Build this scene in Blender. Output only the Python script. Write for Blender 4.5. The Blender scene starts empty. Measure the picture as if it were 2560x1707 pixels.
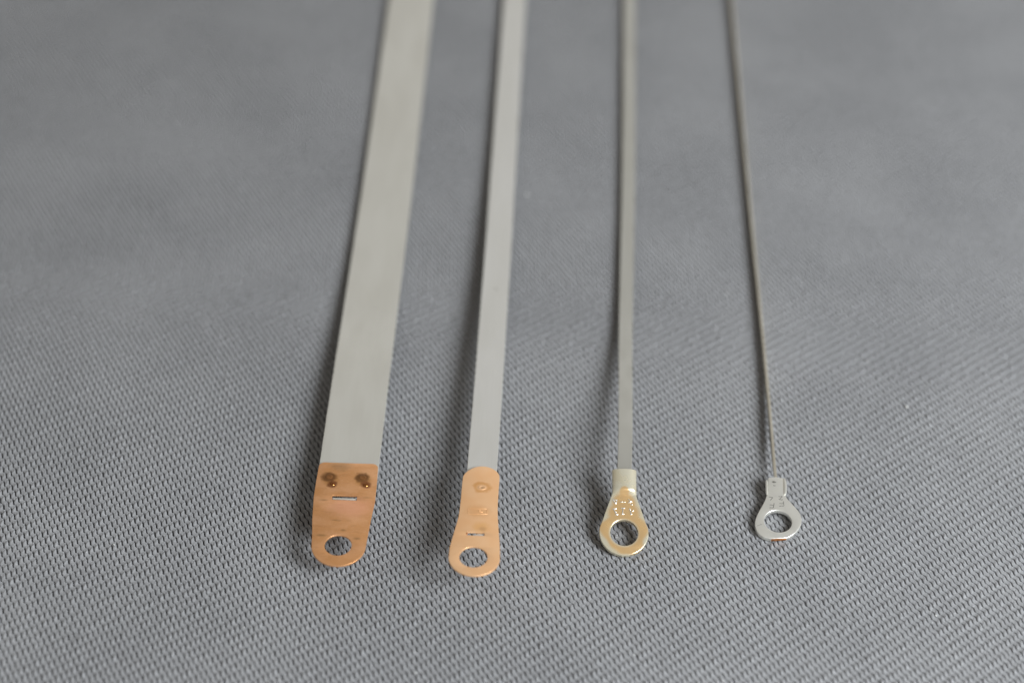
import bpy, bmesh, math, random
import numpy as np
from mathutils import Matrix, Vector

random.seed(4)
rng = np.random.default_rng(11)
S = bpy.context.scene
COL = S.collection
MM = 0.001
Y0 = 250.0                      # mm, world origin lies this far in front of the lens foot

# ------------------------------------------------------------------ camera
PITCH, ROLL, CAM_H = math.radians(42.694), math.radians(2.488), 228.0
cd = bpy.data.cameras.new('camera')
cam = bpy.data.objects.new('camera', cd)
COL.objects.link(cam)
fw = Vector((0, math.cos(PITCH), -math.sin(PITCH)))
rt = Vector((1, 0, 0))
up = rt.cross(fw)
R_ = math.cos(ROLL) * rt + math.sin(ROLL) * up
U_ = -math.sin(ROLL) * rt + math.cos(ROLL) * up
M = Matrix((( R_.x, U_.x, -fw.x, 0), (R_.y, U_.y, -fw.y, -Y0 * MM), (R_.z, U_.z, -fw.z, CAM_H * MM), (0, 0, 0, 1)))
cam.matrix_world = M
cd.sensor_width = 36.0
cd.lens = 4850 / 2560 * 36.0
cd.clip_start = 0.01
cd.clip_end = 20.0
cd.dof.use_dof = True
cd.dof.focus_distance = 0.303
cd.dof.aperture_fstop = 8.8
cd.dof.aperture_blades = 7
S.camera = cam

# ------------------------------------------------------------------ room light
w = bpy.data.worlds.new('World')
S.world = w
w.use_nodes = True
bg = w.node_tree.nodes['Background']
bg.inputs['Color'].default_value = (1.0, 0.935, 0.84, 1)
bg.inputs['Strength'].default_value = 0.31
# plain room: walls a little brighter than the ceiling overhead
_tc = w.node_tree.nodes.new('ShaderNodeTexCoord')
_sx = w.node_tree.nodes.new('ShaderNodeSeparateXYZ')
_mr = w.node_tree.nodes.new('ShaderNodeMapRange')
_mr.inputs['From Min'].default_value, _mr.inputs['From Max'].default_value = 0.2, 1.0
_mr.inputs['To Min'].default_value, _mr.inputs['To Max'].default_value = 0.335, 0.225
w.node_tree.links.new(_tc.outputs['Generated'], _sx.inputs[0])
w.node_tree.links.new(_sx.outputs[2], _mr.inputs['Value'])
w.node_tree.links.new(_mr.outputs[0], bg.inputs['Strength'])


def area(name, loc, target, size, power, color):
    l = bpy.data.lights.new(name, 'AREA')
    l.shape = 'RECTANGLE'
    l.size, l.size_y = size
    l.energy = power
    l.color = color
    o = bpy.data.objects.new(name, l)
    COL.objects.link(o)
    o.location = loc
    d = Vector(target) - Vector(loc)
    o.rotation_euler = d.to_track_quat('-Z', 'Y').to_euler()
    return o


# a window to the right of and a little behind the photographer
area('window_light', (0.47, -0.40, 0.47), (0.0, 0.02, 0.0), (0.34, 0.34), 12.4, (0.90, 0.95, 1.0))
# broad dim lamp added beyond the far strip ends, for sheen on metal and cloth
area('far_sheen_light', (0.15, 1.75, 0.85), (0.0, 0.1, 0.0), (1.3, 0.75), 2.4, (0.94, 0.97, 1.0))

S.view_settings.view_transform = 'Standard'
S.view_settings.look = 'None'
S.view_settings.exposure = 0.0
S.view_settings.gamma = 1.0
S.view_settings.use_curve_mapping = False
S.render.engine = 'CYCLES'
S.cycles.use_denoising = True
S.cycles.max_bounces = 8
S.cycles.caustics_reflective = True
S.cycles.sample_clamp_indirect = 4.0


# ------------------------------------------------------------------ node helpers
class NT:
    def __init__(self, name):
        self.m = bpy.data.materials.new(name)
        self.m.use_nodes = True
        self.t = self.m.node_tree
        self.b = self.t.nodes['Principled BSDF']

    def n(self, typ, **kw):
        nd = self.t.nodes.new(typ)
        for k, v in kw.items():
            setattr(nd, k, v)
        return nd

    def link(self, a, b):
        self.t.links.new(a, b)

    def val(self, sock, v):
        if hasattr(v, 'is_output') or isinstance(v, bpy.types.NodeSocket):
            self.link(v, sock)
        else:
            sock.default_value = v

    def math(self, op, a, b=0.0, c=None, clamp=False):
        nd = self.n('ShaderNodeMath', operation=op, use_clamp=clamp)
        self.val(nd.inputs[0], a)
        self.val(nd.inputs[1], b)
        if c is not None:
            self.val(nd.inputs[2], c)
        return nd.outputs[0]

    def mm(self, world=False):
        """coordinates in millimetres"""
        if world:
            src = self.n('ShaderNodeNewGeometry').outputs['Position']
        else:
            src = self.n('ShaderNodeTexCoord').outputs['Object']
        v = self.n('ShaderNodeVectorMath', operation='SCALE')
        self.link(src, v.inputs[0])
        v.inputs['Scale'].default_value = 1000.0
        return v.outputs[0]

    def stretch(self, vec, sx, sy, sz=1.0):
        v = self.n('ShaderNodeVectorMath', operation='MULTIPLY')
        self.link(vec, v.inputs[0])
        v.inputs[1].default_value = (sx, sy, sz)
        return v.outputs[0]

    def noise(self, vec, scale, detail=3.0, rough=0.55, dist=0.0):
        nd = self.n('ShaderNodeTexNoise')
        self.link(vec, nd.inputs['Vector'])
        nd.inputs['Scale'].default_value = scale
        nd.inputs['Detail'].default_value = detail
        nd.inputs['Roughness'].default_value = rough
        nd.inputs['Distortion'].default_value = dist
        return nd.outputs['Fac']

    def ramp(self, fac, lo, hi, a=0.0, b=1.0):
        nd = self.n('ShaderNodeMapRange', interpolation_type='SMOOTHSTEP')
        self.val(nd.inputs['Value'], fac)
        nd.inputs['From Min'].default_value = lo
        nd.inputs['From Max'].default_value = hi
        nd.inputs['To Min'].default_value = a
        nd.inputs['To Max'].default_value = b
        return nd.outputs['Result']

    def mix(self, fac, a, b, blend='MIX'):
        nd = self.n('ShaderNodeMix', data_type='RGBA', blend_type=blend)
        self.val(nd.inputs[0], fac)
        for s, v in ((nd.inputs[6], a), (nd.inputs[7], b)):
            if isinstance(v, (tuple, list)):
                s.default_value = (*v[:3], 1)
            else:
                self.link(v, s)
        return nd.outputs[2]

    def blob(self, vec, x, y, r, soft, sx=1.0, warp=None):
        """1 inside a stain centred at (x, y) mm, 0 outside"""
        v = self.n('ShaderNodeVectorMath', operation='SUBTRACT')
        self.link(vec, v.inputs[0])
        v.inputs[1].default_value = (x, y, 0)
        m = self.n('ShaderNodeVectorMath', operation='MULTIPLY')
        self.link(v.outputs[0], m.inputs[0])
        m.inputs[1].default_value = (1.0 / sx, 1.0, 0.0)
        l = self.n('ShaderNodeVectorMath', operation='LENGTH')
        self.link(m.outputs[0], l.inputs[0])
        d = l.outputs['Value']
        if warp is not None:
            d = self.math('ADD', d, self.math('MULTIPLY', self.math('SUBTRACT', warp, 0.5), r * 0.9))
        return self.ramp(d, r - soft, r + soft, 1.0, 0.0)

    def bump(self, h, dist_mm, strength=1.0):
        nd = self.n('ShaderNodeBump')
        self.link(h, nd.inputs['Height'])
        nd.inputs['Distance'].default_value = dist_mm * MM
        nd.inputs['Strength'].default_value = strength
        self.link(nd.outputs['Normal'], self.b.inputs['Normal'])

    def done(self, color=None, rough=None, metal=None, spec=None):
        for k, v in (('Base Color', color), ('Roughness', rough), ('Metallic', metal), ('Specular IOR Level', spec)):
            if v is None:
                continue
            if isinstance(v, (tuple, list)):
                v = (*v[:3], 1)
            self.val(self.b.inputs[k], v)
        return self.m


def mat_fabric():
    t = NT('grey_woven_fabric')
    p = t.mm(world=True)
    big = t.noise(p, 0.035, 4, 0.6)
    cell = t.noise(p, 1.1, 2)
    fine = t.noise(p, 5.0, 3, 0.7)
    c = t.mix(t.ramp(big, 0.3, 0.7), (0.206, 0.208, 0.212), (0.276, 0.277, 0.280))
    c = t.mix(t.ramp(cell, 0.3, 0.7, 0.0, 0.55), c, (0.315, 0.32, 0.328))
    c = t.mix(t.ramp(fine, 0.25, 0.75, 0.6, 0.0), c, (0.13, 0.125, 0.125))
    c = t.mix(t.ramp(fine, 0.6, 0.74, 0.0, 0.6), c, (0.60, 0.60, 0.59))  # pale specks: fibre glints put into the colour
    t.bump(fine, 0.05, 0.7)
    return t.done(c, t.ramp(fine, 0.2, 0.8, 0.75, 0.42), 0.0, 0.45)


def mat_backing():
    t = NT('fabric_backing')
    p = t.mm(world=True)
    c = t.mix(t.noise(p, 1.5), (0.045, 0.043, 0.042), (0.07, 0.068, 0.066))
    return t.done(c, 0.95, 0.0, 0.2)


def mat_band(name, a, b, rough=0.44):
    t = NT(name)
    p = t.mm()
    grain = t.noise(t.stretch(p, 9.0, 0.12), 1.0, 3, 0.6)
    big = t.noise(t.stretch(p, 0.25, 0.05), 1.0, 2)
    c = t.mix(t.ramp(big, 0.3, 0.7), a, b)
    spots = t.noise(p, 0.55, 2, 0.4)
    c = t.mix(t.ramp(spots, 0.74, 0.80, 0.0, 0.35), c, (0.30, 0.28, 0.24))
    c = t.mix(t.ramp(grain, 0.35, 0.65, 0.0, 0.10), c, (0.45, 0.44, 0.41))
    t.bump(grain, 0.004, 0.35)
    return t.done(c, t.ramp(grain, 0.3, 0.7, rough - 0.04, rough + 0.05), 0.6)


def mat_copper_worn():
    t = NT('tarnished_copper')
    p = t.mm()
    streak = t.noise(t.stretch(p, 0.35, 1.7), 1.0, 4, 0.6, 0.6)
    big = t.noise(t.stretch(p, 0.16, 0.3), 1.0, 2)
    fine = t.noise(t.stretch(p, 2.0, 8.0), 1.0, 3, 0.6)
    warp = t.noise(p, 0.9, 3)
    c = t.mix(t.ramp(big, 0.35, 0.65), (0.63, 0.305, 0.12), (0.72, 0.375, 0.18))
    c = t.mix(t.ramp(streak, 0.53, 0.72, 0.0, 0.48), c, (0.40, 0.19, 0.075))
    c = t.mix(t.ramp(fine, 0.5, 0.75, 0.0, 0.28), c, (0.92, 0.62, 0.40))
    # pink heat patch under the slot
    c = t.mix(t.math('MULTIPLY', t.blob(p, 1.2, 12.0, 1.7, 1.4, 1.8, warp), 0.6), c, (0.86, 0.42, 0.26))
    # greyish bloom at the top, brown burn marks of the two welds
    c = t.mix(t.math('MULTIPLY', t.blob(p, -1.2, 20.6, 0.9, 0.7, 1.6, warp), 0.5), c, (0.34, 0.20, 0.09))
    for x, y in ((-2.8, 18.2), (2.4, 18.3)):
        c = t.mix(t.math('MULTIPLY', t.blob(p, x + .2, y - .5, 1.25, 0.5, 1.0, warp), 0.55), c, (0.45, 0.21, 0.06))
        c = t.mix(t.math('MULTIPLY', t.blob(p, x, y, 1.0, 0.36, 1.1, warp), 0.85), c, (0.13, 0.054, 0.017))
        c = t.mix(t.math('MULTIPLY', t.blob(p, x + .15, y - .1, 0.42, 0.3, 1.2, warp), 0.5), c, (0.34, 0.14, 0.045))
        c = t.mix(t.math('MULTIPLY', t.blob(p, x + .62, y - 1.45, 0.78, 0.26, 1.0, warp), 0.85), c, (0.19, 0.065, 0.02))
    # small dark scuffs
    for x, y, r, sx in ((0.35, 7.2, 0.20, 1.8), (-2.9, 6.0, 0.22, 3.2), (2.6, 5.6, 0.22, 2.0), (-3.2, 13.3, 0.12, 4.0), (3.4, 14.1, 0.10, 4.5), (-1.0, 9.2, 0.1, 5.0)):
        c = t.mix(t.math('MULTIPLY', t.blob(p, x, y, r, 0.16, sx, warp), 0.55), c, (0.22, 0.13, 0.05))
    t.bump(fine, 0.01, 0.4)
    return t.done(c, t.ramp(streak, 0.3, 0.7, 0.36, 0.48), 0.72)


def mat_copper_clean():
    t = NT('clean_copper')
    p = t.mm()
    big = t.noise(t.stretch(p, 0.2, 0.2), 1.0, 2)
    fine = t.noise(t.stretch(p, 6.0, 1.5), 1.0, 3, 0.6)
    warp = t.noise(p, 1.0, 3)
    c = t.mix(t.ramp(big, 0.3, 0.7), (0.79, 0.455, 0.228), (0.81, 0.505, 0.28))
    c = t.mix(t.ramp(fine, 0.5, 0.8, 0.0, 0.08), c, (0.72, 0.40, 0.20))
    # heat tint rings round the weld and beside the slot
    o = t.math('SUBTRACT', t.blob(p, 0.1, 18.9, 1.15, 0.30, 1.25, warp), t.blob(p, 0.1, 18.8, 0.62, 0.3, 1.25), clamp=True)
    c = t.mix(t.math('MULTIPLY', o, 0.75), c, (0.62, 0.29, 0.08))
    c = t.mix(t.math('MULTIPLY', t.blob(p, 0.13, 18.75, 0.22, 0.12, 1.3, warp), 0.7), c, (0.40, 0.22, 0.11))
    c = t.mix(t.math('MULTIPLY', t.blob(p, 0.3, 10.1, 0.95, 0.6, 1.2, warp), 0.55), c, (0.72, 0.38, 0.12))
    c = t.mix(t.math('MULTIPLY', t.blob(p, 0.55, 9.8, 0.45, 0.3, 1.2, warp), 0.5), c, (0.48, 0.26, 0.12))
    c = t.mix(t.math('MULTIPLY', t.blob(p, -0.3, 13.5, 1.2, 0.7, 1.5, warp), 0.45), c, (0.66, 0.33, 0.12))
    t.bump(fine, 0.008, 0.3)
    return t.done(c, 0.43, 0.62)


def mat_tin(name, base=(0.80, 0.78, 0.70), stain=(0.66, 0.60, 0.46), rough=0.3, tan=False, metal=0.9):
    t = NT(name)
    p = t.mm()
    n1 = t.noise(p, 0.5, 3)
    n2 = t.noise(p, 3.0, 3)
    warp = t.noise(p, 0.6, 2)
    c = t.mix(t.ramp(n1, 0.4, 0.7, 0.0, 0.6), base, stain)
    if tan:      # amber tint on the plate, fading towards its rim and round the hole
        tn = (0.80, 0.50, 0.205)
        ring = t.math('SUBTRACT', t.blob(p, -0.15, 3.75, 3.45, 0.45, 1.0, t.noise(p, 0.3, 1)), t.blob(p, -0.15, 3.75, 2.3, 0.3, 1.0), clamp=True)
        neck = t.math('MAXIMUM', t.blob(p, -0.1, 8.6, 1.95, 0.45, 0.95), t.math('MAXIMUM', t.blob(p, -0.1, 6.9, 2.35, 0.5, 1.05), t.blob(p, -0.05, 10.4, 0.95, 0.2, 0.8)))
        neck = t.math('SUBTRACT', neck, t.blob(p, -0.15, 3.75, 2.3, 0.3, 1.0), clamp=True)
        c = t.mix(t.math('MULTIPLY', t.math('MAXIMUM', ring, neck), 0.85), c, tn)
    t.bump(n2, 0.006, 0.3)
    return t.done(c, t.ramp(n1, 0.3, 0.7, rough - 0.04, rough + 0.06), metal)


def mat_plain(name, color, rough, metal=0.0):
    t = NT(name)
    p = t.mm()
    c = t.mix(t.ramp(t.noise(p, 2.0, 3), 0.3, 0.7, 0.0, 0.35), color, tuple(x * 0.7 for x in color))
    return t.done(c, rough, metal)


FAB = mat_fabric()
BACK = mat_backing()
BAND_A = mat_band('matte_nickel_band', (0.51, 0.49, 0.435), (0.55, 0.532, 0.478))
BAND_B = mat_band('pale_nickel_band', (0.545, 0.53, 0.49), (0.575, 0.56, 0.525))
BAND_C = mat_band('dull_nickel_band', (0.37, 0.357, 0.315), (0.41, 0.397, 0.355), 0.40)
WIRE = mat_band('nickel_wire', (0.40, 0.36, 0.285), (0.46, 0.42, 0.34), 0.36)
CU1 = mat_copper_worn()
CU2 = mat_copper_clean()
CU3 = mat_plain('bare_copper_edge', (0.78, 0.34, 0.14), 0.35, 1.0)
NUG = mat_plain('weld_copper', (0.36, 0.14, 0.045), 0.3, 1.0)
TAN = mat_tin('amber_tinted_tin', (0.80, 0.755, 0.60), (0.70, 0.62, 0.42), rough=0.24, tan=True, metal=0.72)
BAR = mat_tin('tinned_barrel', (0.80, 0.79, 0.73), (0.72, 0.68, 0.55), 0.26)
TIN = mat_tin('bright_tin', (0.86, 0.85, 0.79), (0.80, 0.78, 0.70), 0.33, metal=0.82)
GLINT = mat_plain('glint_pale_tin', (0.95, 0.93, 0.88), 0.24, 0.9)  # extra pale, highlights of the raised characters put into their colour
DARK = mat_plain('dark_engraving', (0.07, 0.065, 0.055), 0.7, 0.0)
LINT = mat_plain('white_lint', (0.62, 0.62, 0.60), 0.9)

# ------------------------------------------------------------------ mesh helpers


def new_obj(name, me, mat, parent=None, matrix=None):
    o = bpy.data.objects.new(name, me)
    COL.objects.link(o)
    if mat is not None and not me.materials:
        me.materials.append(mat)
    if parent is not None:
        o.parent = parent
    if matrix is not None:
        o.matrix_basis = matrix
    return o


def smooth(me, ang=35):
    for p in me.polygons:
        p.use_smooth = True
    me.set_sharp_from_angle(angle=math.radians(ang))


def plate_mesh(name, outline, holes, thick, bev=0.05, res=2):
    """flat plate with holes; top face at local z = 0; all in mm"""
    cu = bpy.data.curves.new(name, 'CURVE')
    cu.dimensions = '2D'
    cu.fill_mode = 'BOTH'
    cu.extrude = max(thick / 2 - bev, 0.001)
    cu.bevel_depth = bev
    cu.bevel_resolution = res
    cu.offset = -bev
    for pts in [outline] + holes:
        sp = cu.splines.new('POLY')
        sp.points.add(len(pts) - 1)
        for q, p in zip(sp.points, pts):
            q.co = (p[0], p[1], 0, 1)
        sp.use_cyclic_u = True
    ob = bpy.data.objects.new('tmp_curve', cu)
    COL.objects.link(ob)
    dg = bpy.context.evaluated_depsgraph_get()
    me = bpy.data.meshes.new_from_object(ob.evaluated_get(dg))
    bpy.data.objects.remove(ob)
    bpy.data.curves.remove(cu)
    me.name = name
    bm = bmesh.new()
    bm.from_mesh(me)
    bmesh.ops.remove_doubles(bm, verts=bm.verts, dist=0.002)
    bmesh.ops.translate(bm, verts=bm.verts, vec=(0, 0, -thick / 2))
    bmesh.ops.recalc_face_normals(bm, faces=bm.faces)
    bmesh.ops.scale(bm, verts=bm.verts, vec=(MM, MM, MM))
    bm.to_mesh(me)
    bm.free()
    me.materials.clear()
    smooth(me, 40)
    return me


def circle(x, y, r, n=56, a0=0, a1=360, ry=None):
    ry = ry or r
    full = abs(a1 - a0) >= 360
    return [(x + r * math.cos(math.radians(a0 + (a1 - a0) * i / (n if full else n - 1))),
             y + ry * math.sin(math.radians(a0 + (a1 - a0) * i / (n if full else n - 1)))) for i in range(n)]


def spline(pts, n=6, closed=True):
    out = []
    m = len(pts)
    for i in range(m if closed else m - 1):
        p0, p1, p2, p3 = (np.array(pts[(i + k) % m] if closed else pts[min(max(i + k, 0), m - 1)], float) for k in (-1, 0, 1, 2))
        for j in range(n):
            s = j / n
            out.append(tuple(0.5 * (2 * p1 + (p2 - p0) * s + (2 * p0 - 5 * p1 + 4 * p2 - p3) * s * s + (3 * p1 - p0 - 3 * p2 + p3) * s ** 3)))
    if not closed:
        out.append(tuple(pts[-1]))
    return out


def rrect(x0, y0, x1, y1, r=0.1, n=4):
    o = []
    for cx, cy, a in ((x1 - r, y1 - r, 0), (x0 + r, y1 - r, 90), (x0 + r, y0 + r, 180), (x1 - r, y0 + r, 270)):
        o += circle(cx, cy, r, n + 1, a, a + 90)
    return o


def sweep_mesh(name, path, section, closed_caps=True):
    """sweep a closed (x, z) section along a path of dicts(pos, sx, roll); mm in, m out"""
    bm = bmesh.new()
    rings = []
    P = [np.array(p['pos'], float) for p in path]
    for i, p in enumerate(path):
        t = P[min(i + 1, len(P) - 1)] - P[max(i - 1, 0)]
        t /= np.linalg.norm(t)
        xd = np.cross(t, [0, 0, 1.0])
        xd /= np.linalg.norm(xd)
        zd = np.cross(xd, t)
        cr, sr = math.cos(p.get('roll', 0)), math.sin(p.get('roll', 0))
        xd, zd = cr * xd + sr * zd, -sr * xd + cr * zd
        sx = p.get('sx', 1.0)
        rings.append([bm.verts.new(tuple((P[i] + xd * (s[0] * sx) + zd * (s[1] * p.get('sz', 1.0))) * MM)) for s in section])
    n = len(section)
    for a, b in zip(rings, rings[1:]):
        for k in range(n):
            bm.faces.new((a[k], a[(k + 1) % n], b[(k + 1) % n], b[k]))
    if closed_caps:
        bm.faces.new(rings[0])
        bm.faces.new(rings[-1])
    bmesh.ops.recalc_face_normals(bm, faces=bm.faces)
    me = bpy.data.meshes.new(name)
    bm.to_mesh(me)
    bm.free()
    smooth(me, 40)
    return me


def bar_mesh(name, strokes, r, z=0.0, flat=1.0):
    """rounded little bars in the plate plane: raised or engraved strokes of one character"""
    bm = bmesh.new()
    for (x0, y0), (x1, y1) in strokes:
        d = Vector((x1 - x0, y1 - y0, 0))
        L = max(d.length, 1e-3)
        ang = math.atan2(d.y, d.x)
        prof = [(-r, 0.0), (-r * 0.7, 0.72), (0, 1.0), (L, 1.0), (L + r * 0.7, 0.72), (L + r, 0.0)]
        prev = None
        first = None
        for s, k in prof:
            ring = []
            for q in range(8):
                a = 2 * math.pi * q / 8
                v = Vector((s, math.cos(a) * r * max(k, 0.02), math.sin(a) * r * flat * max(k, 0.02)))
                v = Matrix.Rotation(ang, 3, 'Z') @ v + Vector((x0, y0, z))
                ring.append(bm.verts.new(v * MM))
            if prev:
                for q in range(8):
                    bm.faces.new((prev[q], prev[(q + 1) % 8], ring[(q + 1) % 8], ring[q]))
            else:
                first = ring
            prev = ring
        bm.faces.new(first)
        bm.faces.new(prev)
    bmesh.ops.recalc_face_normals(bm, faces=bm.faces)
    me = bpy.data.meshes.new(name)
    bm.to_mesh(me)
    bm.free()
    smooth(me, 60)
    return me


def lathe_mesh(name, prof, x, y, z=0.0, n=24, sx=1.0, sy=1.0, wob=0.0):
    bm = bmesh.new()
    rings = []
    wb = [1 + wob * random.uniform(-1, 1) for _ in range(n)]
    for r, h in prof:
        if r <= 1e-6:
            rings.append([bm.verts.new(Vector((x, y, z + h)) * MM)])
        else:
            rings.append([bm.verts.new(Vector((x + sx * r * wb[k] * math.cos(2 * math.pi * k / n), y + sy * r * wb[k] * math.sin(2 * math.pi * k / n), z + h)) * MM) for k in range(n)])
    for a, b in zip(rings, rings[1:]):
        for k in range(n):
            if len(a) == 1:
                bm.faces.new((a[0], b[k], b[(k + 1) % n]))
            elif len(b) == 1:
                bm.faces.new((a[k], a[(k + 1) % n], b[0]))
            else:
                bm.faces.new((a[k], a[(k + 1) % n], b[(k + 1) % n], b[k]))
    bmesh.ops.recalc_face_normals(bm, faces=bm.faces)
    me = bpy.data.meshes.new(name)
    bm.to_mesh(me)
    bm.free()
    smooth(me, 50)
    return me


# ------------------------------------------------------------------ the cloth
A = np.array((0.668, 0.542))          # lattice of the weave, mm
B = np.array((0.089, -1.797))
N = 24
tn = np.array([0, .03, .06, .10, .15, .22, .33, .46, .58, .70, .80, .88, .92, .96])
NV = 12
_v = np.linspace(-1, 2, 1201)
_u = np.interp(_v, np.array([-1, -.69, -.31, 0, .31, .69, 1, 1.31, 1.69, 2]),
               np.array([-1, -.57, -.43, 0, .43, .57, 1, 1.43, 1.57, 2]))
_k = np.ones(61) / 61
_us = np.convolve(np.pad(_u - _v, 30, mode='edge'), _k, mode='valid') + _v
uc = lambda v: np.interp(v, _v, _us)


def ss(x, a, b):
    x = np.clip((x - a) / (b - a), 0, 1)
    return x * x * (3 - 2 * x)


NT_, NU = len(tn), N * len(tn)
NVV = N * NV
ci, ti = np.divmod(np.arange(NU + 1), NT_)
tt = tn[ti]
cj, vi = np.divmod(np.arange(NVV + 1), NV)
vv = vi / NV
T, V = np.meshgrid(tt, vv, indexing='ij')
CI, CJ = np.meshgrid(ci % N, cj % N, indexing='ij')
r1 = rng.normal(0, 1, (N, N))[CI, CJ]
r2 = rng.normal(0, 1, (N, N))[CI, CJ]
r3 = rng.normal(0, 1, (N, N))[CI, CJ]
win = np.sin(np.pi * np.clip(T, 0, 1)) * np.sin(np.pi * V) ** 2
g = np.where(V < .85, ss(V, -.06, .10) * (1 - ss(V, .66, .85)), ss(V, .92, 1.0) * .35)
g0 = ss(0.0, -.06, .10)
g = np.where(V < .85, g, ss(V, .90, 1.0) * g0)
dome = np.minimum(ss(T, .02, .18), 1 - ss(T, .89, .985))
top = 0.10 * np.sin(np.pi * np.clip(T, 0, 1) ** 1.5)
ov = 0.05 * np.cos(2 * np.pi * (V - .42))
depth = 0.12 + 0.60 * g
Z = -depth * (1 - dome) + dome * (top + ov * .9) - 0.13
Z -= 0.13 * np.exp(-((T - .46) / .09) ** 2 - ((V - .25) / .09) ** 2)       # pore at the head of each stitch
Z += win * (0.045 * r1)
UU = CI * 0 + np.repeat(ci[:, None], NVV + 1, 1) + T + uc(V) + win * 0.07 * r2
VV = np.repeat(cj[None, :], NU + 1, 0) + V + win * 0.05 * r3
UU = UU + np.repeat(cj[None, :], NU + 1, 0)            # the curve advances one stitch per row
X = UU * A[0] + VV * B[0]
Y = UU * A[1] + VV * B[1]
Pp = np.stack([X, Y, Z], -1)
# normals with wrap-around so that neighbouring tiles join without a seam
TA = np.array([N * A[0], N * A[1], 0.0])
TB = np.array([N * (A + B)[0], N * (A + B)[1], 0.0])
E1 = np.concatenate([Pp[-2:-1] - TA, Pp, Pp[1:2] + TA], 0)
E2 = np.concatenate([Pp[:, -2:-1] - TB, Pp, Pp[:, 1:2] + TB], 1)
nrm = np.cross(E1[2:] - E1[:-2], E2[:, 2:] - E2[:, :-2])
nrm /= np.linalg.norm(nrm, axis=-1, keepdims=True)
nrm *= np.sign(nrm[..., 2:3])
idx = np.arange((NU + 1) * (NVV + 1)).reshape(NU + 1, NVV + 1)
quads = np.stack([idx[:-1, :-1], idx[:-1, 1:], idx[1:, 1:], idx[1:, :-1]], -1).reshape(-1, 4)
me = bpy.data.meshes.new('weave')
me.vertices.add(idx.size)
me.vertices.foreach_set('co', (Pp.reshape(-1, 3) * MM).astype(np.float32).ravel())
me.loops.add(quads.size)
me.loops.foreach_set('vertex_index', quads.astype(np.int32).ravel())
me.polygons.add(len(quads))
me.polygons.foreach_set('loop_start', np.arange(0, quads.size, 4, dtype=np.int32))
me.update(calc_edges=True)
me.validate()
for p in me.polygons:
    p.use_smooth = True
if me.polygons[0].normal.z < 0:
    me.flip_normals()
me.normals_split_custom_set_from_vertices(nrm.reshape(-1, 3).tolist())

fs = bpy.data.meshes.new('fabric')
bm = bmesh.new()
vs = [bm.verts.new((x * MM, y * MM, z * MM)) for z in (-1.6, -0.72) for x, y in ((-280, -290), (280, -290), (280, 370), (-280, 370))]
for f in ((3, 2, 1, 0), (4, 5, 6, 7), (0, 1, 5, 4), (1, 2, 6, 5), (2, 3, 7, 6), (3, 0, 4, 7)):
    bm.faces.new([vs[k] for k in f])
bm.to_mesh(fs)
bm.free()
fabric = new_obj('fabric', fs, BACK)
fabric['kind'] = 'structure'
fabric['label'] = 'mid grey woven mesh fabric the metal strips lie on'
weave = new_obj('weave', me, FAB, fabric)
weave['kind'] = 'stuff'

ng = bpy.data.node_groups.new('repeat_weave', 'GeometryNodeTree')
ng.interface.new_socket('Geometry', in_out='INPUT', socket_type='NodeSocketGeometry')
ng.interface.new_socket('Geometry', in_out='OUTPUT', socket_type='NodeSocketGeometry')
gi, go = ng.nodes.new('NodeGroupInput'), ng.nodes.new('NodeGroupOutput')
K = 71
grid = ng.nodes.new('GeometryNodeMeshGrid')
grid.inputs['Size X'].default_value = K - 1
grid.inputs['Size Y'].default_value = K - 1
grid.inputs['Vertices X'].default_value = K
grid.inputs['Vertices Y'].default_value = K
pos = ng.nodes.new('GeometryNodeInputPosition')
sep = ng.nodes.new('ShaderNodeSeparateXYZ')
ng.links.new(pos.outputs[0], sep.inputs[0])


def vscale(vec, s):
    nd = ng.nodes.new('ShaderNodeVectorMath')
    nd.operation = 'SCALE'
    nd.inputs[0].default_value = [float(q) * MM for q in vec]
    ng.links.new(s, nd.inputs['Scale'])
    return nd.outputs[0]


ad = ng.nodes.new('ShaderNodeVectorMath')
ad.operation = 'ADD'
ng.links.new(vscale(TA, sep.outputs[0]), ad.inputs[0])
ng.links.new(vscale(TB, sep.outputs[1]), ad.inputs[1])
sp = ng.nodes.new('GeometryNodeSetPosition')
ng.links.new(grid.outputs['Mesh'], sp.inputs['Geometry'])
ng.links.new(ad.outputs[0], sp.inputs['Position'])
# keep only the tiles that lie on the sheet
pos2 = ng.nodes.new('GeometryNodeInputPosition')
sep2 = ng.nodes.new('ShaderNodeSeparateXYZ')
ng.links.new(pos2.outputs[0], sep2.inputs[0])


def gmath(op, a, b):
    nd = ng.nodes.new('ShaderNodeMath')
    nd.operation = op
    for s, v in zip(nd.inputs, (a, b)):
        if isinstance(v, float):
            s.default_value = v
        else:
            ng.links.new(v, s)
    return nd.outputs[0]


ox = gmath('GREATER_THAN', gmath('ABSOLUTE', sep2.outputs[0], 0.0), 0.245)
oy = gmath('GREATER_THAN', gmath('ABSOLUTE', gmath('SUBTRACT', sep2.outputs[1], 0.055), 0.0), 0.28)
dl = ng.nodes.new('GeometryNodeDeleteGeometry')
ng.links.new(sp.outputs[0], dl.inputs['Geometry'])
ng.links.new(gmath('MAXIMUM', ox, oy), dl.inputs['Selection'])
iop = ng.nodes.new('GeometryNodeInstanceOnPoints')
ng.links.new(dl.outputs[0], iop.inputs['Points'])
ng.links.new(gi.outputs[0], iop.inputs['Instance'])
ng.links.new(iop.outputs[0], go.inputs[0])
md = weave.modifiers.new('repeat', 'NODES')
md.node_group = ng

# ------------------------------------------------------------------ the strips
GROUP = 'metal strips laid side by side on the fabric'


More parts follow.
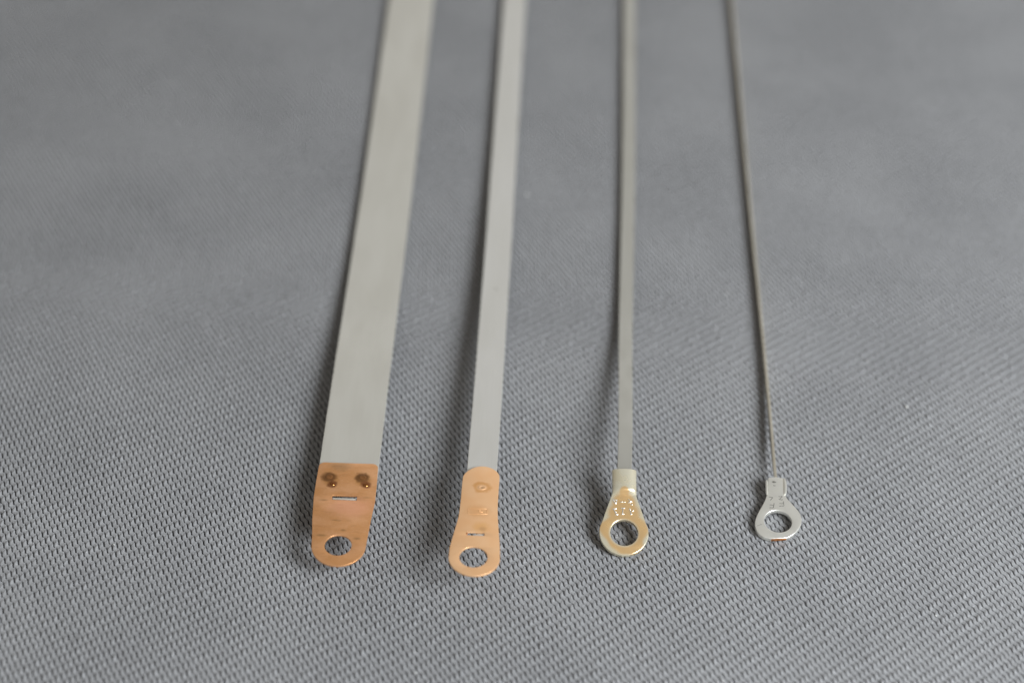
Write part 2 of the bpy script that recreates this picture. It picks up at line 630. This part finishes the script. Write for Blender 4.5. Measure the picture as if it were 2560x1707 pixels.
def thing(name, loc_mm, label):
    o = bpy.data.objects.new(name, None)
    COL.objects.link(o)
    o.location = Vector((loc_mm[0], loc_mm[1] - Y0, 0)) * MM
    o.empty_display_size = 0.005
    o['label'] = label
    o['category'] = 'metal strip'
    o['group'] = GROUP
    return o


def frame(root, tip, ydir):
    """matrix of a terminal plate relative to its thing"""
    y = Vector(ydir).normalized()
    x = y.cross(Vector((0, 0, 1))).normalized()
    z = x.cross(y)
    p = Vector((tip[0], tip[1] - Y0, tip[2])) * MM - root.location
    return Matrix(((x.x, y.x, z.x, p.x), (x.y, y.y, z.y, p.y), (x.z, y.z, z.z, p.z), (0, 0, 0, 1)))


def band(root, pts, width, thick, mat, name='band', crown=0.0, wid2=None, rolls=(0, 0)):
    ctrl = spline(pts, 14, closed=False)
    h, r = width / 2, min(thick * 0.35, 0.06)
    sec = [(-h, -thick + r), (-h, -r), (-h + r, 0)]
    for k in range(1, 6):
        s = -1 + 2 * k / 6
        sec.append((h * s, crown * (1 - s * s)))
    sec += [(h - r, 0), (h, -r), (h, -thick + r), (h - r, -thick), (-h + r, -thick)]
    path = []
    for i, c in enumerate(ctrl):
        k = i / (len(ctrl) - 1)
        path.append(dict(pos=(c[0] - root.location.x / MM, c[1] - Y0 - root.location.y / MM, c[2]),
                         sx=(1 + (wid2 / width - 1) * k if wid2 else 1.0) * (1 + random.uniform(-.004, .004)),
                         roll=rolls[0] + (rolls[1] - rolls[0]) * k))
    return new_obj(name, sweep_mesh(name, path, sec), mat, root)


# --- 1: the widest strip, tarnished copper tab
s1 = thing('metal_strip', (-24.9, 200.0), 'widest grey strip, leftmost, ending in a tarnished brown copper tab with a slot')
y1 = Vector((-0.008, 1, 0))
m1 = frame(s1, (-24.87, 190.88, 4.5), y1)
pts = [(4.78, 17.5)] + circle(3.82, 20.50, 0.9, 8, 0, 90) + circle(-3.74, 20.45, 0.9, 8, 90, 180) + [(-4.76, 17.2), (-4.82, 13.8), (-4.60, 9.2), (-4.32, 6.2)] + circle(-0.08, 4.12, 4.12, 36, 184, 356) + [(4.2, 6.4), (4.47, 10.2), (4.78, 13.4)]
tab1 = new_obj('terminal_tab', plate_mesh('terminal_tab', pts, [circle(-0.17, 4.12, 2.05), rrect(-1.95, 13.46, 1.9, 14.34, 0.06, 2)], 0.32, 0.06), CU1, s1, m1)
tab1['label'] = 'tarnished copper tab with two burnt weld marks, a slot and a round hole'
for x, y in ((-2.15, 16.76), (3.03, 16.78)):
    new_obj('weld_spot', lathe_mesh('weld_spot', [(.46, -.02), (.38, .06), (.28, .12), (.2, .13), (.1, .06), (0, .04)], x, y, 0, 20, 1.0, .85, .08), NUG, tab1)
for x, y in ((-2.85, 18.3), (2.4, 18.35)):
    new_obj('weld_spot', lathe_mesh('weld_spot', [(.62, -.02), (.54, .03), (.40, .05), (.2, .02), (0, .0)], x, y, 0, 20, 1.05, .9, .1), CU1, tab1)
new_obj('slot_tongue', plate_mesh('slot_tongue', rrect(-1.9, 13.72, 1.84, 14.04, .05, 2), [], 0.22, 0.04), BAND_A, tab1, Matrix.Translation((0, 0, -0.2 * MM)))
zt = 4.5 - 0.33
band(s1, [(-24.95, 205.5, zt), (-24.96, 212.4, zt), (-24.92, 232, 3.45), (-24.86, 250, 2.2), (-24.75, 272, 1.4), (-24.6, 297, 1.15), (-24.5, 352, 1.1), (-24.3, 420, 0.9), (-24.0, 520, 0.5)], 9.45, 0.28, BAND_A)

# --- 2: the second strip, clean copper tab
s2 = thing('metal_strip', (-3.85, 200.0), 'second widest grey strip ending in a bright waisted copper tab with embossed rectangle')
m2 = frame(s2, (-3.82, 187.81, 7.2), (0.0019, 0.9987, -0.0509))
pts = spline([(2.76, 20.8), (2.68, 21.8), (2.1, 22.75), (1.1, 23.42), (-0.1, 23.62), (-1.25, 23.28), (-2.25, 22.45), (-2.85, 21.5), (-3.0, 20.6), (-3.05, 18.2), (-3.08, 15.8), (-3.2, 12.6), (-3.55, 10.1), (-3.95, 7.6), (-4.24, 5.6)], 6, closed=False) + circle(-0.43, 3.86, 3.87, 36, 186, 354) + spline([(3.33, 6.0), (3.02, 9.8), (2.80, 12.5), (2.70, 15.1), (2.72, 18.4)], 6, closed=False)
tab2 = new_obj('terminal_tab', plate_mesh('terminal_tab', pts, [circle(-0.57, 3.84, 2.12), rrect(-1.8, 8.36, 0.88, 9.0, 0.08, 2)], 0.30, 0.06), CU2, s2, m2)
tab2['label'] = 'bright clean copper tab with rounded top, embossed rectangle, slot and hole'
new_obj('weld_spot', lathe_mesh('weld_spot', [(.62, -.02), (.52, .05), (.40, .08), (.30, .04), (.2, -.01), (0, .05)], 0.13, 18.8, 0, 24, 1.2, .85, .05), CU2, tab2)
rim = bar_mesh('embossed_rectangle', [((-1.8, 14.1), (1.1, 14.2)), ((1.1, 14.2), (1.12, 13.05)), ((1.12, 13.05), (-1.78, 12.9)), ((-1.78, 12.9), (-1.8, 14.1))], 0.07, -0.015, .7)
er = new_obj('embossed_rectangle', rim, CU2, tab2)
new_obj('weld_spot', lathe_mesh('weld_spot', [(.32, -.02), (.26, .05), (.16, .05), (.1, .0), (0, .04)], 0.1, 13.6, 0, 16, 1.3, .8, .1), CU2, tab2)
new_obj('slot_tongue', plate_mesh('slot_tongue', spline([(-.55, 8.35), (.75, 8.4), (.82, 8.75), (.3, 8.95), (-.35, 8.85)], 5), [], 0.2, 0.05), BAND_B, tab2, Matrix.Translation((0, 0, -0.22 * MM)))
new_obj('slot_burr', bar_mesh('slot_burr', [((-1.78, 8.85), (-1.76, 8.62))], 0.11, -0.02, 1.0), CU3, tab2)
band(s2, [(-3.84, 205.4, 6.22 - .31), (-3.83, 212, 5.86 - .31), (-3.60, 230, 4.7), (-3.44, 248.5, 3.6), (-3.2, 271, 2.5), (-3.05, 296.3, 1.8), (-2.55, 353, 1.4), (-2.0, 420, 0.9), (-1.3, 520, 0.5)], 4.72, 0.26, BAND_B)

# --- 3: narrow strip crimped into a thick tan ring terminal
s3 = thing('metal_strip', (18.8, 205.0), 'narrow grey strip crimped into a tan ring terminal tipped towards the viewer')
m3 = frame(s3, (18.91, 198.5, 1.02), (-0.0209, 0.948, 0.3177))
pts = [(1.55, 11.0), (-1.65, 11.0), (-1.93, 10.4), (-2.43, 8.95), (-2.98, 7.35), (-3.55, 5.6)] + circle(-0.15, 3.84, 3.83, 40, 166, 374) + [(3.25, 5.6), (2.72, 7.35), (2.2, 8.95), (1.78, 10.35)]
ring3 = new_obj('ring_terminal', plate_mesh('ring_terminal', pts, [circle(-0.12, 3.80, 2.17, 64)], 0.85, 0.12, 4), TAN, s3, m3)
ring3['label'] = 'thick amber ring plate, with raised stamped characters'


def tube_section(hw, hh, n=36, e=2.3):
    o = []
    for k in range(n):
        a = 2 * math.pi * k / n
        c, s = math.cos(a), math.sin(a)
        o.append((hw * abs(c) ** (2 / e) * (1 if c >= 0 else -1), hh * abs(s) ** (2 / e) * (1 if s >= 0 else -1)))
    return o


def tube_mesh(name, y0, y1, hw, hh, wall, zc, flare=0.0, steps=16, e=2.3, x0=0.0, sh=0.0, plate=0.8):
    """open-ended flattened tube along local y"""
    bm = bmesh.new()
    n = 36
    outr, inr = tube_section(hw, hh, n, e), tube_section(hw - wall, hh - wall, n, e)
    ro, ri = [], []
    for i in range(steps + 1):
        k = i / steps
        y = y0 + (y1 - y0) * k
        f = 1 + flare * (k ** 4)
        q = min(1.0, (y - y0) / sh) if sh else 1.0
        q = q * q * (3 - 2 * q)
        lo, hi = -hh + zc, hh + zc                       # full tube
        lo, hi = -plate - .01 + (lo + plate + .01) * q, 0.012 + (hi - 0.012) * q
        c2, h2 = (lo + hi) / 2, (hi - lo) / 2 / hh
        ro.append([bm.verts.new(((p[0] * f + x0) * MM, y * MM, (p[1] * f * h2 + c2) * MM)) for p in outr])
        ri.append([bm.verts.new(((p[0] * f + x0) * MM, y * MM, (p[1] * f * h2 + c2) * MM)) for p in inr])
    for rr in (ro, ri):
        for a, b in zip(rr, rr[1:]):
            for q in range(n):
                bm.faces.new((a[q], a[(q + 1) % n], b[(q + 1) % n], b[q]))
    for q in range(n):
        bm.faces.new((ro[-1][q], ro[-1][(q + 1) % n], ri[-1][(q + 1) % n], ri[-1][q]))
        bm.faces.new((ro[0][q], ro[0][(q + 1) % n], ri[0][(q + 1) % n], ri[0][q]))
    bmesh.ops.recalc_face_normals(bm, faces=bm.faces)
    me = bpy.data.meshes.new(name)
    bm.to_mesh(me)
    bm.free()
    smooth(me, 45)
    return me


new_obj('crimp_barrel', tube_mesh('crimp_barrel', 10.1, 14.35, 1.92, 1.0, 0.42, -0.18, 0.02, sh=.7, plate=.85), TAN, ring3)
cx = lambda X: -1.53 + (X - 505) * .0121
cy = lambda Y: 9.10 - (Y - 590) * .0127
chars = [[((478, 572), (535, 575)), ((535, 575), (512, 625)), ((512, 625), (488, 585))],
         [((580, 598), (600, 601)), ((618, 600), (638, 598))],
         [((685, 562), (705, 590)), ((678, 605), (725, 592)), ((712, 625), (728, 634))],
         [((478, 698), (522, 690)), ((512, 735), (520, 740)), ((515, 775), (540, 768)), ((490, 700), (525, 770))],
         [((588, 682), (632, 680)), ((610, 690), (604, 760)), ((592, 766), (616, 762))],
         [((692, 686), (705, 700)), ((730, 722), (748, 708)), ((700, 700), (715, 762)), ((708, 765), (722, 758))]]
for ch in chars:
    st = [((cx(a[0]), cy(a[1])), (cx(b[0]), cy(b[1]))) for a, b in ch]
    new_obj('stamped_character', bar_mesh('stamped_character', st, 0.10, 0.0, .9), GLINT, ring3)
yb = Vector((-0.0209, 0.948, 0.3177))
bz = lambda d: tuple(np.array((18.91, 198.5, 1.02)) + np.array(yb) * d + np.array((0.05, 0.02, -0.15)))
e1, e2 = bz(11.5), bz(14.3)
band(s3, [e1, e2, (18.9, 219.5, 5.4), (19.25, 233, 3.6), (19.65, 250, 1.75), (20.25, 272, 1.3), (20.9, 298, 1.2), (21.95, 355, 1.1), (23.0, 420, .8), (24.5, 520, .5)], 2.22, 0.3, BAND_C, crown=0.01, wid2=2.6)

# --- 4: thin wire in a small silver ring terminal
s4 = thing('metal_strip', (43.2, 208.0), 'thinnest wire-like strip, rightmost, crimped into a small silver ring terminal')
m4 = frame(s4, (42.78, 203.31, 0.85), (0.0385, 0.9925, 0.1156))
pts = [(1.27, 9.4), (1.26, 11.95), (1.1, 12.08), (0.0, 12.2), (-1.1, 11.95), (-1.24, 11.8), (-1.25, 9.1)] + spline([(-1.55, 8.3), (-1.78, 7.45), (-2.22, 6.38), (-2.86, 4.95), (-3.28, 3.75), (-3.44, 2.7), (-3.28, 1.68), (-2.82, 0.84), (-2.05, 0.28), (-0.95, 0.02)], 6, closed=False) + spline([(1.55, 0.42), (2.35, 0.98), (2.98, 1.66), (3.55, 2.55), (3.84, 3.4), (3.92, 4.35), (3.64, 5.45), (3.04, 6.35), (2.34, 7.3), (1.76, 8.05), (1.5, 8.6)], 6, closed=False)
ring4 = new_obj('ring_terminal', plate_mesh('ring_terminal', pts, [circle(0.2, 3.48, 2.18, 64, ry=2.1)], 0.75, 0.10, 3), TIN, s4, m4)
ring4['label'] = 'silver ring plate with engraved characters and a bare copper spot on its front rim'
# open crimp: the flat tongue of the plate between two folded-over wings
for x, r, ya, yb_, zz in ((-1.48, .20, 8.55, 11.35, -.10), (1.38, .27, 8.75, 11.9, -.12)):
    sec = [(r * math.cos(a), r * 1.15 * math.sin(a)) for a in np.linspace(0, 2 * math.pi, 14, endpoint=False)]
    wpth = [dict(pos=(x + (0.10 * math.sin((y - ya) * 1.1) if x > 0 else 0.0), y, zz + 0.06 * math.sin((y - ya) * 1.2)), sx=k) for y, k in zip(np.linspace(ya, yb_, 9), (.6, .95, 1, 1, 1, 1, 1, .95, .7))]
    new_obj('crimp_wing', sweep_mesh('crimp_wing', wpth, sec), TIN, ring4)
new_obj('crimp_notch', lathe_mesh('crimp_notch', [(.34, .0), (.25, .03), (0, .035)], -0.30, 11.15, -0.015, 14, 1.15, .55, .2), DARK, ring4)
new_obj('crimp_notch', bar_mesh('crimp_notch', [((-.42, 10.45), (-.12, 10.42))], 0.05, 0.0, .4), DARK, ring4)
letters = [[((-1.12, 8.12), (-.56, 8.04)), ((-.56, 8.04), (-.92, 7.49))],
           [((-.36, 6.98), (-.50, 6.05)), ((-1.04, 6.58), (-.45, 6.55)), ((-1.08, 6.0), (-.52, 6.05))],
           [((.38, 8.30), (.98, 8.40)), ((.98, 8.40), (.62, 7.95))],
           [((.40, 7.82), (.88, 7.70)), ((.88, 7.70), (.98, 7.86))],
           [((1.13, 7.42), (1.17, 6.66)), ((.50, 6.98), (1.12, 7.0)), ((.48, 6.46), (1.14, 6.58))]]
for st in letters:
    new_obj('stamped_character', bar_mesh('stamped_character', st, 0.05, 0.0, .3), DARK, ring4)
new_obj('scratch', bar_mesh('scratch', [((-3.1, 2.3), (-2.55, 2.62)), ((-2.55, 2.62), (-2.3, 2.66))], 0.025, 0.0, .3), DARK, ring4)
# bare copper where the terminal was snapped off its carrier
bare = plate_mesh('bare_edge', [(-0.9, 0.03), (1.5, 0.43), (1.5, 0.35), (1.1, 0.22), (-0.85, -0.07)], [], 0.52, 0.03)
new_obj('bare_edge', bare, CU3, ring4, Matrix.Translation((0, 0, -0.03 * MM)))
yb = np.array((0.0385, 0.9925, 0.1156))
wz = lambda d: tuple(np.array((42.78, 203.31, 0.85)) + yb * d + np.array((0.0, 0, -0.36)))
# a very narrow ribbon that stands on its edge
wp = spline([wz(9.5), wz(12.1), (43.25, 218.5, 1.75), (43.38, 228, 1.35), (43.47, 238, 1.0), (43.55, 254, .78), (43.55, 276, .72), (43.6, 300, .70), (43.85, 357, .70), (44.2, 420, .70), (44.8, 520, .70)], 12, closed=False)
path = [dict(pos=(q[0] - s4.location.x / MM, q[1] - Y0 - s4.location.y / MM, q[2]),
             sz=0.28 + 0.72 * float(ss(q[1], 214.5, 226.0)), sx=1 + random.uniform(-.06, .06)) for q in wp]
sec = [(-.19, -.70), (.19, -.70), (.23, -.64), (.23, .62), (.18, .69), (0, .70), (-.18, .69), (-.23, .62), (-.23, -.64)]
new_obj('wire', sweep_mesh('wire', path, sec), WIRE, s4)

# ------------------------------------------------------------------ crumbs of lint caught in the weave
bm = bmesh.new()
specks = [(67.0, 235.0, .27), (1.6, 288.0, .24), (38, 262, .18), (61.5, 246, .14), (-12, 175, .16), (20, 180, .12), (-60, 197, .12), (66, 190, .13), (33, 176, .12), (-38, 182, .12)]
for x, y, r in specks:
    mtx = Matrix.Translation(Vector((x, y - Y0, r * .6)) * MM) @ Matrix.Rotation(random.uniform(0, 3), 4, 'Z') @ Matrix.Diagonal((1.3, .8, .7, 1))
    g_ = bmesh.ops.create_icosphere(bm, subdivisions=2, radius=r * MM, matrix=mtx)
    for v in g_['verts']:
        v.co += Vector([random.uniform(-.2, .2) * r * MM for _ in range(3)])
lm = bpy.data.meshes.new('lint')
bm.to_mesh(lm)
bm.free()
smooth(lm, 80)
lint = new_obj('lint', lm, LINT)
lint['kind'] = 'stuff'
lint['label'] = 'tiny pale crumbs of lint caught in the grey weave'
